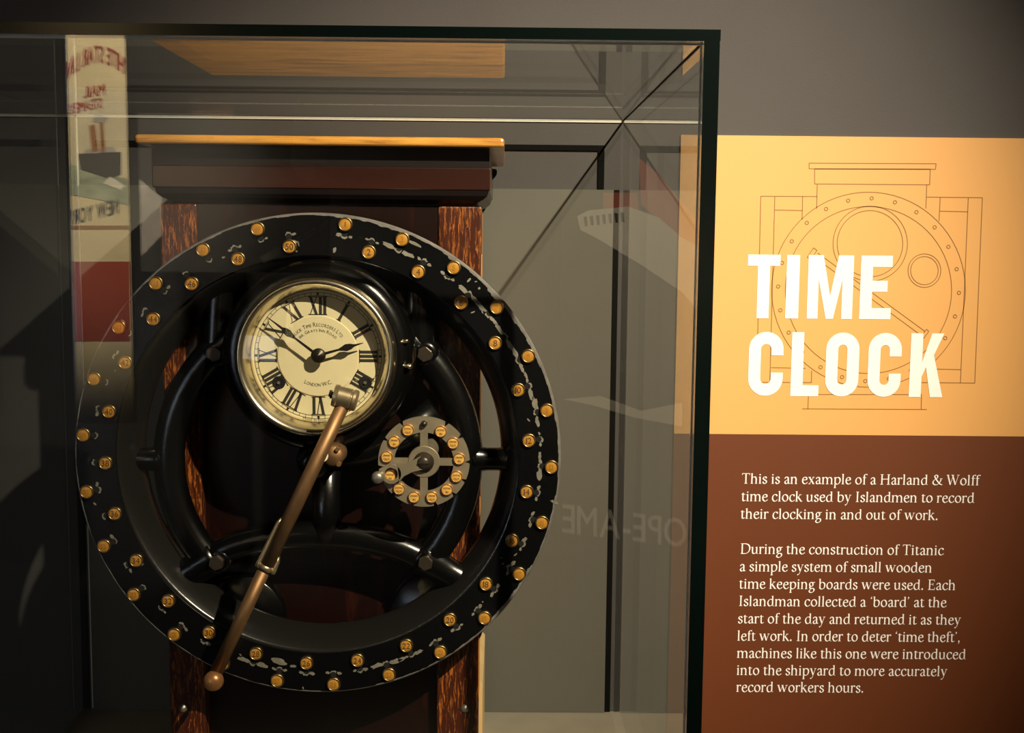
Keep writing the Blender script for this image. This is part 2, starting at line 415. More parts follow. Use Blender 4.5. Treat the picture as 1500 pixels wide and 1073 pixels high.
# ------------------------------------------------------------------ the glass display case
XR = P(912, 178, YW).x                    # inner face of the right side pane
XL = P(112, 178, YW).x                    # inner face of the left side pane
ZT = P(912, 178, YW).z                    # underside of the top pane
ZB = P(800, 1040, YW).z                   # case floor
TS = 0.0145; TT = 0.0105
case = empty('display_case', ((XL + XR) / 2, (YF + YW) / 2, 0))
tag(case, 'frameless glass display case on a plinth, enclosing the time clock against the wall', 'display case')
def cbox(name, a, b, m, parent=None):
    mb = MB(); mb.box(a, b); return child(mb.build(name, m), parent or case)
cbox('plinth', (XL - TS, YF, 0.0), (XR + TS, YW - 0.002, ZB - 0.02), 'plinth_grey')
cbox('base_board', (XL - TS, YF, ZB - 0.02), (XR + TS, YW - 0.002, ZB), 'case_floor')
e = 0.0006
cbox('front_pane', (XL + e, YF + 0.001, ZB + e), (XR - e, YF + 0.011, ZT - e), 'case_glass')
o = cbox('side_pane', (XR, YF + 0.0015, ZB + e), (XR + TS, YW - 0.005, ZT - e), 'case_glass')
cbox('pane_edge', (XR - 0.0003, YF, ZB), (XR + TS + 0.0003, YF + 0.0012, ZT), 'glass_edge', o)
o = cbox('side_pane', (XL - TS, YF + 0.0015, ZB + e), (XL, YW - 0.005, ZT - e), 'case_glass')
cbox('pane_edge', (XL - TS - 0.0003, YF, ZB), (XL + 0.0003, YF + 0.0012, ZT), 'glass_edge', o)
for pane in [c for c in case.children if c.name.startswith('side_pane')]:
    pane.data.materials.append(MATS['glass_edge'])
    for pg in pane.data.polygons:
        if abs(pg.normal.y) > 0.9 and pg.center.x < 0: pg.material_index = 1
o = cbox('top_pane', (XL - TS, YF + 0.0015, ZT), (XR + TS, YW - 0.001, ZT + TT), 'case_glass')
cbox('pane_edge', (XL - TS - 0.0003, YF, ZT), (XR + TS + 0.0008, YF + 0.0012, ZT + TT + 0.0003), 'glass_edge', o)
cbox('corner_seal', (XR - 0.0006, YF + 0.014, ZT - 0.0008), (XR + 0.0018, YW - 0.002, ZT + 0.0016), 'strip_black')
cbox('seam_bead', (XL, YF + 0.0112, ZT - 0.0022), (XR, YF + 0.0135, ZT - 0.0003), 'seam_silicone')
cbox('seam_bead', (XR - 0.0019, YF + 0.0112, ZB + 0.001), (XR - 0.0003, YF + 0.0135, ZT - 0.003), 'seam_silicone')
cbox('reflection_blocker', (XL - TS, YW - 0.0045, ZB + 0.001), (XL - 0.001, YW - 0.0025, ZT - 0.001), 'strip_black')  # added black strip, meant to stop the pane's end mirroring the screen
cbox('wall_seam', (XL, YW - 0.004, ZB + 0.001), (XL + 0.0022, YW - 0.0005, ZT - 0.003), 'seam_silicone')
cbox('wall_seam', (XL, YW - 0.003, ZT - 0.002), (XR, YW - 0.0005, ZT - 0.0002), 'seam_silicone')
# board on the wall inside the case, with the black channel around it
bb0 = P(899, 278, YW - 0.008); bl = P(125, 278, YW - 0.008)
cbox('back_board', (XL + 0.004, YW - 0.009, ZB + 0.0005), (bb0.x, YW - 0.0005, bb0.z), 'board_paint')
cbox('wall_channel', (bb0.x + 0.0006, YW - 0.006, ZB + 0.0005), (P(907, 278, YW).x, YW - 0.0005, bb0.z), 'strip_black')
ch0 = P(881, 213, YW); ch1 = P(881, 221, YW)
cbox('wall_channel', (XL + 0.03, YW - 0.004, ch1.z), (P(885, 216, YW).x, YW - 0.0005, ch0.z), 'strip_black')
cbox('wall_channel', (P(876, 240, YW).x, YW - 0.004, bb0.z + 0.0005), (P(885, 240, YW).x, YW - 0.0005, ch1.z - 0.0003), 'strip_black')

# ------------------------------------------------------------------ information panel on the wall
YP = YW - 0.006
panel = empty('information_panel', (0.62, YP, P(1200, 640, YP).z))
tag(panel, 'tall printed wall panel, orange above and brown below, titled TIME CLOCK', 'wall panel')
pl = P(993, 400, YP).x; pr = P(1590, 400, YP).x
zt = P(1200, 199.5, YP).z; zm = P(1200, 636.5, YP).z
mb = MB(); mb.box((pl, YP, zm), (pr, YW - 0.0003, zt)); up = child(mb.build('title_board', 'panel_orange'), panel)
mb = MB(); mb.box((pl, YP, zm - 0.62), (pr, YW - 0.0003, zm - 0.0003)); low = child(mb.build('text_board', 'panel_brown'), panel)
tag(up, 'orange upper board with white title over a line drawing'); tag(low, 'brown lower board with paragraphs of white serif text')
LINES = [("This is an example of a Harland & Wolff", 1086.7, 707.8, 1434), ("time clock used by Islandmen to record", 1086, 733.6, 1427), ("their clocking in and out of work.", 1085, 759.2, 1374),
 ("During the construction of Titanic", 1084.5, 810.6, 1382), ("a simple system of small wooden", 1083.4, 836.2, 1365), ("time keeping boards were used. Each", 1082.8, 861.6, 1399.5),
 ("Islandman collected a \u2018board\u2019 at the", 1082, 887, 1386), ("start of the day and returned it as they", 1081, 912.4, 1407), ("left work. In order to deter \u2018time theft\u2019,", 1080, 937.8, 1405),
 ("machines like this one were introduced", 1079.6, 963, 1414.5), ("into the shipyard to more accurately", 1079, 988, 1387), ("record workers hours.", 1078.6, 1012.8, 1265)]
YT = YP - 0.0004
mb = MB()
for s, x0, y0, x1 in LINES:
    a = P(x0, y0, YT); b = P(x1, y0, YT); t = P(x0, y0 - 10.5, YT)
    serif_line(mb, s, a.x, a.z, b.x - a.x, t.z - a.z, YT)
child(mb.build('paragraph_lettering', 'print_white', fix=False), low)

# title: condensed bold capitals
def strip(mb, pts, wd, y, closed=False, mi=0):
    n = len(pts); L_ = []; R_ = []
    for i in range(n):
        a = Vector(pts[(i - 1) % n] if closed or i else pts[0]); b = Vector(pts[(i + 1) % n] if closed or i < n - 1 else pts[-1])
        d = (b - a).normalized(); nn = Vector((-d.y, d.x)) * wd / 2; p = Vector(pts[i])
        L_.append(p + nn); R_.append(p - nn)
    vs = [(p.x, y, p.y) for p in L_] + [(p.x, y, p.y) for p in R_]
    fs = [(i, i + n, (i + 1) % n + n, (i + 1) % n) for i in range(n if closed else n - 1)]
    mb.add(vs, fs, mi)
def poly(mb, pts, y, mi=0): mb.add([(a, y, b) for a, b in pts], [tuple(range(len(pts)))], mi)
def cap_letter(mb, ch, x0, x1, z0, z1, sw, y):
    W = x1 - x0; H = z1 - z0; h = sw * 0.92; X = lambda t: x0 + t
    if ch == 'I': poly(mb, [(x0, z0), (x1, z0), (x1, z1), (x0, z1)], y)
    elif ch == 'T':
        c = (x0 + x1) / 2
        poly(mb, [(x0, z1 - h), (c - sw/2, z1 - h), (c - sw/2, z0), (c + sw/2, z0), (c + sw/2, z1 - h), (x1, z1 - h), (x1, z1), (x0, z1)], y)
    elif ch == 'L': poly(mb, [(x0, z0), (x1, z0), (x1, z0 + h), (x0 + sw, z0 + h), (x0 + sw, z1), (x0, z1)], y)
    elif ch == 'E':
        c = (z0 + z1) / 2 + H * 0.02
        poly(mb, [(x0, z0), (x1, z0), (x1, z0 + h), (x0 + sw, z0 + h), (x0 + sw, c - h/2), (x1 - W * 0.13, c - h/2), (x1 - W * 0.13, c + h/2), (x0 + sw, c + h/2), (x0 + sw, z1 - h), (x1, z1 - h), (x1, z1), (x0, z1)], y)
    elif ch == 'M':
        c = (x0 + x1) / 2; k = sw * 0.90
        poly(mb, [(x0, z0), (x0 + k, z0), (x0 + k, z0 + H * .62), (c - sw * .30, z0), (c + sw * .30, z0), (x1 - k, z0 + H * .62), (x1 - k, z0), (x1, z0), (x1, z1), (x1 - sw * 1.25, z1), (c, z0 + H * .36), (x0 + sw * 1.25, z1), (x0, z1)], y)
    elif ch == 'K':
        j = x0 + sw
        poly(mb, [(x0, z0), (j, z0), (j, z0 + H * .32), (j + W * .12, z0 + H * .47), (x1 - sw * 1.05, z0), (x1, z0), (j + W * .34, z0 + H * .66), (x1 - sw * .08, z1), (x1 - sw * 1.08, z1), (j, z0 + H * .55), (j, z1), (x0, z1)], y)
    elif ch in 'OC':
        r = (W - sw) / 2; cx = (x0 + x1) / 2; za = z0 + sw/2 + r; zb = z1 - sw/2 - r
        top = [(cx + r * math.cos(R(a)), zb + r * math.sin(R(a))) for a in range(0, 181, 12)]
        bot = [(cx + r * math.cos(R(a)), za + r * math.sin(R(a))) for a in range(180, 361, 12)]
        if ch == 'O': strip(mb, top + bot, sw, y, True)
        else: strip(mb, [(cx + r, z0 + H * .635)] + top + bot + [(cx + r, z0 + H * .365)], sw, y)
mb = MB()
for word, ya, yb in (([('T', 1095.5, 1143), ('I', 1152.5, 1171.5), ('M', 1184, 1250.5), ('E', 1261, 1307)], 373.5, 466.5),
                     ([('C', 1097.5, 1148), ('L', 1160, 1201), ('O', 1210.5, 1259), ('C', 1272.5, 1321), ('K', 1334, 1383.5)], 486.5, 580)):
    for ch, xa, xb in word:
        yc = (ya + yb) / 2 + (0.4 if xa > 1250 else 0)
        a = P(xa - 1, yc, YT); b = P(xb - 1, yc, YT); sw = P(1017.6, 500, YT).x - P(1000, 500, YT).x
        cap_letter(mb, ch, a.x, b.x, P(1200, yb, YT).z, P(1200, ya, YT).z, sw, YT - 0.0004)
child(mb.build('title_lettering', 'print_white', fix=False), up)

# line drawing of the machine behind the title
def D(x, y):                              # coordinates read in an enlarged view of the drawing
    p = P(1000 + x / 2.332, 180 + y / 2.332, YT); return (p.x, p.z)
mb = MB(); lw = 0.0012
def dl(*pts, closed=False): strip(mb, [D(*p) for p in pts], lw, YT, closed)
def seg2(a, b): strip(mb, [D(*a), D(*b)], lw, YT)
def rect(*pts):
    for a, b in zip(pts, pts[1:] + pts[:1]): seg2(a, b)
def circ(cx, cy, rx, ry=None, wd=None):
    ry = ry or rx
    strip(mb, [D(cx + rx * math.cos(2*math.pi*k/72), cy + ry * math.sin(2*math.pi*k/72)) for k in range(72)], wd or lw, YT, True)
rect((432, 137), (866, 139), (864, 158), (432, 156))
rect((451, 157), (846, 158), (844, 211), (451, 208))
seg2((460, 209), (458, 292)); seg2((834, 211), (831, 292))
seg2((267, 250), (459, 251)); seg2((267, 250), (253, 885)); seg2((253, 885), (440, 886)); seg2((440, 886), (441, 845))
seg2((315, 252), (298, 885)); seg2((315, 297), (410, 299)); seg2((410, 251), (408, 330)); seg2((302, 835), (420, 838))
seg2((833, 253), (1024, 255)); seg2((1024, 255), (998, 888)); seg2((998, 888), (815, 886))
seg2((976, 255), (949, 887)); seg2((880, 254), (876, 335)); seg2((878, 301), (974, 303)); seg2((862, 840), (950, 842))
circ(635, 569, 331, 333); circ(635, 570, 284, 285)
circ(641, 412, 127, 128); circ(640, 412, 112, 113)
circ(826, 504, 56, 57); circ(826, 504, 47, 48)
for k in range(24):
    a = R(-90 + 15 * k + 2.0)
    if 15 * k != 360: circ(635 + 309 * math.cos(a), 569 + 312 * math.sin(a), 5.6, None, lw * 1.1)
rect((447, 426), (459, 435), (437, 467), (426, 458)); seg2((462, 444), (829, 712)); seg2((452, 459), (815, 725))
rect((833, 704), (841, 711), (824, 735), (815, 728))
seg2((430, 927), (428, 976)); seg2((430, 927), (816, 927)); seg2((816, 927), (815, 977)); seg2((408, 976), (834, 978))
child(mb.build('line_drawing', 'print_line', fix=False), up)

# ------------------------------------------------------------------ the time clock
def sc(Y): return (P(701, 670, Y) - P(700, 670, Y)).x      # metres per pixel at depth Y
clock = empty('time_clock', (P(470, 900, YCAB).x, YCAB + 0.12, ZB))
tag(clock, 'antique wooden workmen\'s time clock with large black iron number ring and brass lever', 'time clock')
def part(mb, name, m, parent=None, **k): return child(mb.build(name, m, **k), parent or clock)

# cabinet
xl = P(240, 600, YCAB).x; xr = P(703.5, 600, YCAB).x; sl = P(293, 600, YCAB).x; sr = P(641, 600, YCAB).x
zc_top = P(470, 300, YCAB).z; zfl = ZB
ztr = P(470, 402, YCAB).z
cab = MB(); cab.box((xl + 0.004, YCAB + 0.05, zfl), (xr - 0.004, YW - 0.03, zc_top)); cab = part(cab, 'cabinet_body', 'worn_highlit_side')
mb = MB(); mb.box((xl, YCAB, zfl), (sl, YCAB + 0.05, zc_top)); bevel(part(mb, 'stile', 'worn_stile'), 0.0025)
mb = MB(); mb.box((sr, YCAB, zfl), (xr, YCAB + 0.05, zc_top)); bevel(part(mb, 'stile', 'worn_stile'), 0.0025)
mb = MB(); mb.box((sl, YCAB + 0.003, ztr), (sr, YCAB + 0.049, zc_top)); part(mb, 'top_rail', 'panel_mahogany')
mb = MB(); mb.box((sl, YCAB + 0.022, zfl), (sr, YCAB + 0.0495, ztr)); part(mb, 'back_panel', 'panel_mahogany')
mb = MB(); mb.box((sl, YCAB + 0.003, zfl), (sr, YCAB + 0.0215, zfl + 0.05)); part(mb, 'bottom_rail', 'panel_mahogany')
mb = MB(); mb.box((xr - 0.004, YCAB + 0.004, P(700, 1024, YCAB).z), (xr + 0.0008, YCAB + 0.046, P(700, 372, YCAB).z)); bevel(part(mb, 'edge_highlight', 'worn_highlit_side'), 0.002)  # added bright strip: the edge's yellow highlights put into its colour
# cornice: slab, ebonised neck, mahogany fascia, black cove
YS = YCAB - 0.038; YFA = YCAB - 0.016; YN = YFA + 0.003
a = P(196, 196, YS); b = P(739, 215.5, YS)
mb = MB(); mb.box((a.x, YS, b.z), (b.x, YW - 0.02, a.z)); bevel(part(mb, 'top_slab', 'oak_slab'), 0.0042, 3)
a = P(222, 214, YN); b = P(717, 246, YN)
mb = MB(); mb.box((a.x, YN, b.z), (b.x, YW - 0.03, P(739, 215.5, YS).z - 0.0002)); part(mb, 'neck_moulding', 'ebonised')
a2 = P(222, 245, YFA); b2 = P(718.5, 279, YFA)
mb = MB(); mb.box((a2.x, YFA, b2.z), (b2.x, YW - 0.032, b.z - 0.0002)); bevel(part(mb, 'fascia', 'mahogany'), 0.0015)
zb = zc_top + 0.0005; zt2 = b2.z - 0.0002
y1 = YFA + 0.001; x0_, x1_ = a2.x + 0.003, b2.x - 0.002
cv = [(x0_, x1_, y1, zt2)] + [(x0_ + t, x1_ - t, y1 + t * 0.7, zt2 - (zt2 - zb) * q) for t, q in ((0.002, 0.35), (0.008, 0.62), (0.017, 0.85), (0.021, 1.0))]
mb = MB(); vs = []
for xa, xb, yy, z in cv: vs += [(xa, yy, z), (xb, yy, z), (xb, YW - 0.034, z), (xa, YW - 0.034, z)]
fs = [(3, 2, 1, 0)] + [(i*4+k, i*4+(k+1) % 4, i*4+4+(k+1) % 4, i*4+4+k) for i in range(len(cv) - 1) for k in range(4)] + [tuple(len(vs) - 4 + k for k in range(4))]
mb.add(vs, fs); part(mb, 'cove_moulding', 'ebonised')
# pale block at the cabinet's foot
a = P(696, 988, 1.70); b = P(707, 1073, 1.70)
mb = MB(); q = 0.006
mb.prism([(xr - 0.003, zfl), (b.x, zfl), (b.x, a.z - q), (b.x - q, a.z), (xr - 0.003, a.z)], 1.66, 1.90); part(mb, 'side_batten', 'pale_pine')
for px, py in ((681, 1037), (268, 1037)):
    p = P(px, py, YCAB)
    mb = MB(); s_ = sc(YCAB); mb.lathe([(0.0001, -4.5 * s_), (3.5 * s_, -3.6 * s_), (6 * s_, -1.2 * s_), (6.6 * s_, 0)], p, 20); part(mb, 'screw', 'steel_grey')

# number ring
CX = P(466, 670, YR); s = sc(YR)
ring = MB()
ring.lathe([(295.5, 0.012), (295.5, 0.0), (353, 0.0), (355.5, 0.002), (355.5, 0.022), (300, 0.024)] and
           [(295.5 * s, 0.010), (295.5 * s, 0.0), (353.2 * s, 0.0), (355.5 * s, 0.002), (355.5 * s, 0.022), (298 * s, 0.024), (295.5 * s, 0.010)], CX, 192, smooth=False)
ring = part(ring, 'number_ring', 'ring_enamel')
mb = MB()
prof = [(297, 0.004), (294.8, 0.0032), (291, 0.006), (283, 0.015), (276, 0.026), (270, 0.038), (267.5, 0.046), (268, 0.052), (290, 0.050), (297, 0.024), (297, 0.004)]
mb.lathe([(r * s, y) for r, y in prof], CX, 160); part(mb, 'inner_bevel', 'bevel_enamel', ring)
def ringpt(r, deg, dy=0.0):
    a = R(deg); return Vector((CX.x + r * s * math.sin(a), YR + dy, CX.z + r * s * math.cos(a)))
# bare outer edge where the enamel has chipped
mb = MB(); N = 720; vs = []; fs = []
rnd = random.Random(3)
wob = [rnd.random() for _ in range(N + 40)]
def edge_w(d):
    d = (d + 180) % 360 - 180
    if -45 < d < 0: b_ = 1.8
    elif 0 <= d < 72: b_ = 4.2
    elif 72 <= d < 118: b_ = 1.9
    elif 118 <= d < 136: b_ = 4.5
    elif 136 <= d: b_ = 1.2
    else: b_ = 0.9
    return b_
for k in range(N + 1):
    d = k * 360 / N; kk = k % N
    nz = (wob[kk // 9] * 0.55 + wob[kk // 3] * 0.3 + wob[kk] * 0.15)
    wd_ = max(0.15, edge_w(d) * (0.35 + 1.3 * nz ** 2) )
    if edge_w(d) < 1.5 and nz < 0.45: wd_ = 0.12
    vs += [ringpt(353.6, d, -0.00018), ringpt(353.6 - wd_, d, -0.00018), ringpt(355.7, d, 0.0021), ringpt(355.75, d, 0.006)]
for k in range(N): fs += [(4*k, 4*k+4, 4*k+5, 4*k+1), (4*k+2, 4*k+6, 4*k+4, 4*k), (4*k+3, 4*k+7, 4*k+6, 4*k+2)]
mb.add(vs, fs); part(mb, 'chipped_edge', 'bare_edge_metal', ring, fix=False)
# worn enamel around the pin holes
mb = MB(); hole = MB()
def blob(mb, cx, cz, rx, rz, ang, y, n=14, jag=0.22):
    pts = []
    for k in range(n):
        t = 2 * math.pi * k / n; q = 1 + rnd.uniform(-jag, jag)
        u, v = rx * q * math.cos(t), rz * q * math.sin(t)
        pts.append((cx + u * math.cos(ang) - v * math.sin(ang), y, cz + u * math.sin(ang) + v * math.cos(ang)))
    mb.add(pts, [tuple(range(n))])
STEP = 360 / 51.0
for n in range(1, 51):
    d = n * STEP; p = ringpt(326, d); tang = -R(d)
    ex = 1.0 if n in (3, 6, 7, 8, 9, 10, 11, 13, 22, 23, 28) else 0.25
    sgn = 1 if n % 2 else -1
    c = ringpt(326 - sgn * 1.0, d); blob(mb, c.x, c.z, 4.6 * s, 3.4 * s, tang, YR - 0.00015, jag=0.3)
    for dd in (-1, 1):
        if n > 28 and rnd.random() < 0.6: continue
        c = ringpt(326 + rnd.uniform(-1, 1), d + dd * rnd.uniform(1.25, 1.6)); q = rnd.uniform(0.6, 1.1)
        blob(mb, c.x, c.z, 3.9 * q * s, 2.5 * q * s, tang + rnd.uniform(-.4, .4), YR - 0.00015)
        if ex > 0.5:
            c = ringpt(326 + rnd.uniform(-1.5, 1.5), d + dd * rnd.uniform(2.0, 2.9)); q = rnd.uniform(0.7, 1.3)
            blob(mb, c.x, c.z, 8.0 * q * s, 3.0 * q * s, tang, YR - 0.00016, jag=0.3)
    c = ringpt(326 + sgn * 2.2, d)
    hole.lathe([(0.00005, -0.0003), (4.3 * s, -0.0003), (4.5 * s, 0.0)], c, 14, smooth=False)
for n in range(22):
    d = rnd.uniform(0, 360); c = ringpt(rnd.uniform(300, 350), d)
    blob(mb, c.x, c.z, rnd.uniform(1.0, 4.5) * s, rnd.uniform(0.8, 1.5) * s, rnd.uniform(0, 6), YR - 0.00014)
for px, py, rx, rz, an in ((490, 366, 4.5, 2.2, 1.4), (687, 410, 4, 1.6, .8), (608, 357, 10, 2.6, -.45), (702, 422, 2, 1.5, 1), (812, 735, 6, 2.5, -.4), (430, 975, 5, 2, 0), (408, 968, 12, 4.5, -.25)):
    c = P(px, py, YR); blob(mb, c.x, c.z, rx * s, rz * s, an, YR - 0.00017)
tag(part(mb, 'worn_paint', 'bare_metal', ring, fix=False), kind='stuff')
tag(part(hole, 'pin_holes', 'hole_dark', ring), kind='stuff')
# numbered buttons
rim_prof = [(8.2, -0.0030), (8.4, -0.0042), (9.3, -0.0046), (10.1, -0.0040), (10.4, -0.0022), (10.4, 0.0)]
face_prof = [(0.02, -0.0040), (3.0, -0.0039), (6.0, -0.0035), (8.3, -0.0028)]
def add_text(mb, rows, mi, y, cap, maxw, zrow=None):
    for row, z in rows:
        V, Fc, W_ = text_flat(row)
        k = min(cap / 0.70, maxw / W_)
        kz = cap / 0.70
        mb.add([(a * k - W_ * k / 2, y, b_ * kz + z - cap / 2) for a, b_ in V], Fc, mi)
for n in range(1, 51):
    odd = n % 2
    mb = MB()
    mb.lathe([(r * s, y) for r, y in rim_prof], (0, 0, 0), 24, mi=0)
    mb.lathe([(r * s, y) for r, y in face_prof], (0, 0, 0), 24, mi=1)
    add_text(mb, [(str(n), 0.0)], 2, -0.00425, (7.0 if odd else 8.6) * s, (8.0 if odd else 11.0) * s)
    o = mb.build('number_button', ['brass_rim', 'amber_face', 'glare_pale_ink' if odd and n > 1 else 'number_ink'], fix=False)
    o.location = ringpt(342 if odd else 309.5, n * STEP); o.parent = ring

# iron spider between ring and clock
YI = YR + 0.038
def arc_pts(cx, cy, r, a0, a1, n, Y, dy=0):
    out = []
    for k in range(n + 1):
        a = R(a0 + (a1 - a0) * k / n)
        out.append(P(cx + r * math.cos(a), cy + r * math.sin(a), Y) + Vector((0, dy, 0)))
    return out
si = sc(YI)
mb = MB()
pts = [(300, 822), (340, 800), (390, 788), (440, 783), (490, 784), (540, 790), (590, 804), (635, 826)]
mb.tube([P(a, b, YI) for a, b in cat_rom(pts, 5)], 21 * si, 16, flat=0.85)
mb.tube([P(478, 790, YI), P(478, 750, YI), P(478, 655, YI)], [26 * si, 20 * si, 22 * si], 16, flat=0.8)
mb.tube([P(480, 672, YI), P(540, 660, YI), P(590, 640, YI), P(640, 600, YI)], [20 * si, 19 * si, 20 * si, 22 * si], 16, flat=0.8)
frame = part(mb, 'iron_frame', 'black_enamel')
def fpart(mb, name, m='black_enamel'): o = mb.build(name, m); o.parent = frame; return o
for sg in (0, 1):
    mb = MB()
    pts = arc_pts(466, 670, 218, -60, 46, 30, YI) if sg == 0 else arc_pts(466, 670, 218, 240, 134, 30, YI)
    mb.tube(pts, 23 * si, 16, flat=0.8); fpart(mb, 'side_arch')
    mb = MB()
    x0 = 692 if sg == 0 else 240; x1 = 752 if sg == 0 else 180
    n = 8; pts = [P(x0 + (x1 - x0) * k / n, 672, YI) for k in range(n + 1)]
    rr = [(17 + 9 * max(0, (abs(k - n / 2) / (n / 2)) - 0.4)) * si for k in range(n + 1)]
    mb.tube(pts, rr, 16, flat=0.8); fpart(mb, 'spoke')
    mb = MB()
    pa, pb = ((615, 812), (705, 868)) if sg == 0 else ((318, 812), (228, 868))
    pts = [P(pa[0] + (pb[0] - pa[0]) * k / n, pa[1] + (pb[1] - pa[1]) * k / n, YI) for k in range(n + 1)]
    mb.tube(pts, [(22 + 6 * abs(k - n / 2) / (n / 2)) * si for k in range(n + 1)], 16, flat=0.8); fpart(mb, 'spoke')
    mb = MB()
    pa, pb = ((617, 520), (612, 400)) if sg == 0 else ((316, 520), (322, 400))
    pts = [P(pa[0] + (pb[0] - pa[0]) * k / n, pa[1] + (pb[1] - pa[1]) * k / n, YI) for k in range(n + 1)]
    mb.tube(pts, 21 * si, 16, flat=0.8); fpart(mb, 'spoke')
for px, py in ((622, 519), (623, 825), (313, 519), (316, 825)):
    p = P(px, py, YI - 0.024); sb = sc(YI)
    mb = MB(); hx = [(p.x + 11.5 * sb * math.cos(R(60 * k + 20)), p.z + 11.5 * sb * math.sin(R(60 * k + 20))) for k in range(6)]
    mb.prism(hx, p.y, p.y + 0.012); bevel(fpart(mb, 'bolt', 'bolt_dark'), 0.001)
    mb = MB(); mb.lathe([(12 * sb, 0.008), (16 * sb, 0.0085), (20 * sb, 0.013), (22 * sb, 0.022), (23 * sb, 0.06)], p, 24); fpart(mb, 'boss')
# hub carrying the lever shaft
ph = P(466, 670, 1.43)
mb = MB(); mb.lathe([(8 * si, -0.004), (19 * si, -0.003), (22 * si, 0.002), (22 * si, 0.018), (27 * si, 0.022), (30 * si, 0.05), (32 * si, 0.15)], (CX.x, 1.445, CX.z), 32); fpart(mb, 'hub')
mb = MB(); p = P(487, 668, 1.435)
mb.lathe([(0.0001, 0), (12 * si, 0.0006), (15 * si, 0.004), (16 * si, 0.03)], p, 24)
for px, py in ((494, 658), (496, 680)):
    q = P(px, py, 1.432); mb.cyl(q, q + Vector((0, 0.014, 0)), 3.2 * si, seg=12)
fpart(mb, 'shaft_collar', 'lever_brass')
# rounded back lobes seen in the lower opening
for cx_, r_ in ((352, 66), (640, 72)):
    c = P(cx_, 905, YCAB + 0.004)
    mb = MB(); mb.lathe([(0.0001, 0.0), (r_ * s, 0.0), ((r_ + 3) * s, 0.003), ((r_ + 3) * s, 0.03)], c, 48); fpart(mb, 'back_lobe')

# clock movement
YD = 1.468; pc = P(466, 521, YD); sd = sc(YD)
pb = P(468, 520.5, 1.440)
drum = MB()
drum.lathe([(96 * sd, 0.022), (112 * sd, 0.016), (124 * sd, 0.017), (133 * sd, 0.021), (138.5 * sd, 0.030), (140 * sd, 0.042), (140 * sd, 0.165)], (pc.x, 1.438, pc.z), 96)
drum = part(drum, 'clock_housing', 'black_enamel')
mv = (pc.x, YD, pc.z)
mb = MB()
bz = [(95.5, 0.0005), (97, -0.012), (100, -0.0200), (103, -0.0245), (106, -0.0275), (109, -0.0285), (112, -0.0270), (114.5, -0.022), (116, -0.014), (116, -0.004)]
mb.lathe([(r * sd, y) for r, y in bz], mv, 96); bez = part(mb, 'bezel', 'nickel')
mb = MB(); mb.lathe([(0.0001, 0.0), (96 * sd, 0.0)], mv, 96, smooth=False); dial = part(mb, 'dial', 'dial_cream')
mb = MB(); mb.lathe([(0.0001, -0.0014), (57.7 * sd, -0.0014), (58.5 * sd, -0.001), (58.5 * sd, 0.0)], mv, 72, smooth=False); part(mb, 'centre_disc', 'dial_cream', dial)
def dpt(r, deg, dy): a = R(deg); return Vector((pc.x + r * sd * math.sin(a), YD + dy, pc.z + r * sd * math.cos(a)))
ink = MB(); yk = YD - 0.0003
def bar(r0, r1, deg, off0, off1, wd):
    """stroke in a numeral: radial from r0 to r1 with sideways offsets, in dial pixels"""
    a = R(deg); rad = Vector((math.sin(a), math.cos(a))); tg = Vector((math.cos(a), -math.sin(a)))
    pts = [rad * r0 + tg * (off0 - wd / 2), rad * r0 + tg * (off0 + wd / 2), rad * r1 + tg * (off1 + wd / 2), rad * r1 + tg * (off1 - wd / 2)]
    ink.add([(pc.x + p.x * sd, yk, pc.z + p.y * sd) for p in pts], [(0, 1, 2, 3)])
def numeral(sn, deg):
    wI, wV, wX = 6.2, 13.0, 14.0
    ws = [{'I': wI, 'V': wV, 'X': wX}[c] for c in sn]; x = -sum(ws) / 2
    r0, r1 = 60.2, 85.5
    for c, w_ in zip(sn, ws):
        m_ = x + w_ / 2
        if c == 'I':
            bar(r0, r1, deg, m_, m_, 4.4)
        elif c == 'V':
            bar(r0, r1, deg, m_ + 0.5, m_ - 4.2, 4.2); bar(r0, r1, deg, m_ + 0.6, m_ + 4.6, 1.3)
        else:
            bar(r0, r1, deg, m_ + 4.4, m_ - 4.4, 4.2); bar(r0, r1, deg, m_ - 4.6, m_ + 4.6, 1.3)
        x += w_
    tw = sum(ws)
    bar(r1 - 0.5, r1 + 0.9, deg, 0, 0, tw + 1.5); bar(r0 - 0.9, r0 + 0.5, deg, 0, 0, tw + 1.0)
for k, sn in enumerate(['XII', 'I', 'II', 'III', 'IIII', 'V', 'VI', 'VII', 'VIII', 'IX', 'X', 'XI']): numeral(sn, 30 * k)
for k in range(60):
    bar(87.5, 92.0, 6 * k, 0, 0, 0.7)
    if k % 5 == 0: bar(87.3, 92.3, 6 * k, 0, 0, 3.2)
for rr in (87.6, 92.0):
    pts = [dpt(rr, 3 * k, -0.0003) for k in range(120)]
    strip(ink, [(p.x, p.z) for p in pts], 0.7 * sd, yk, True)
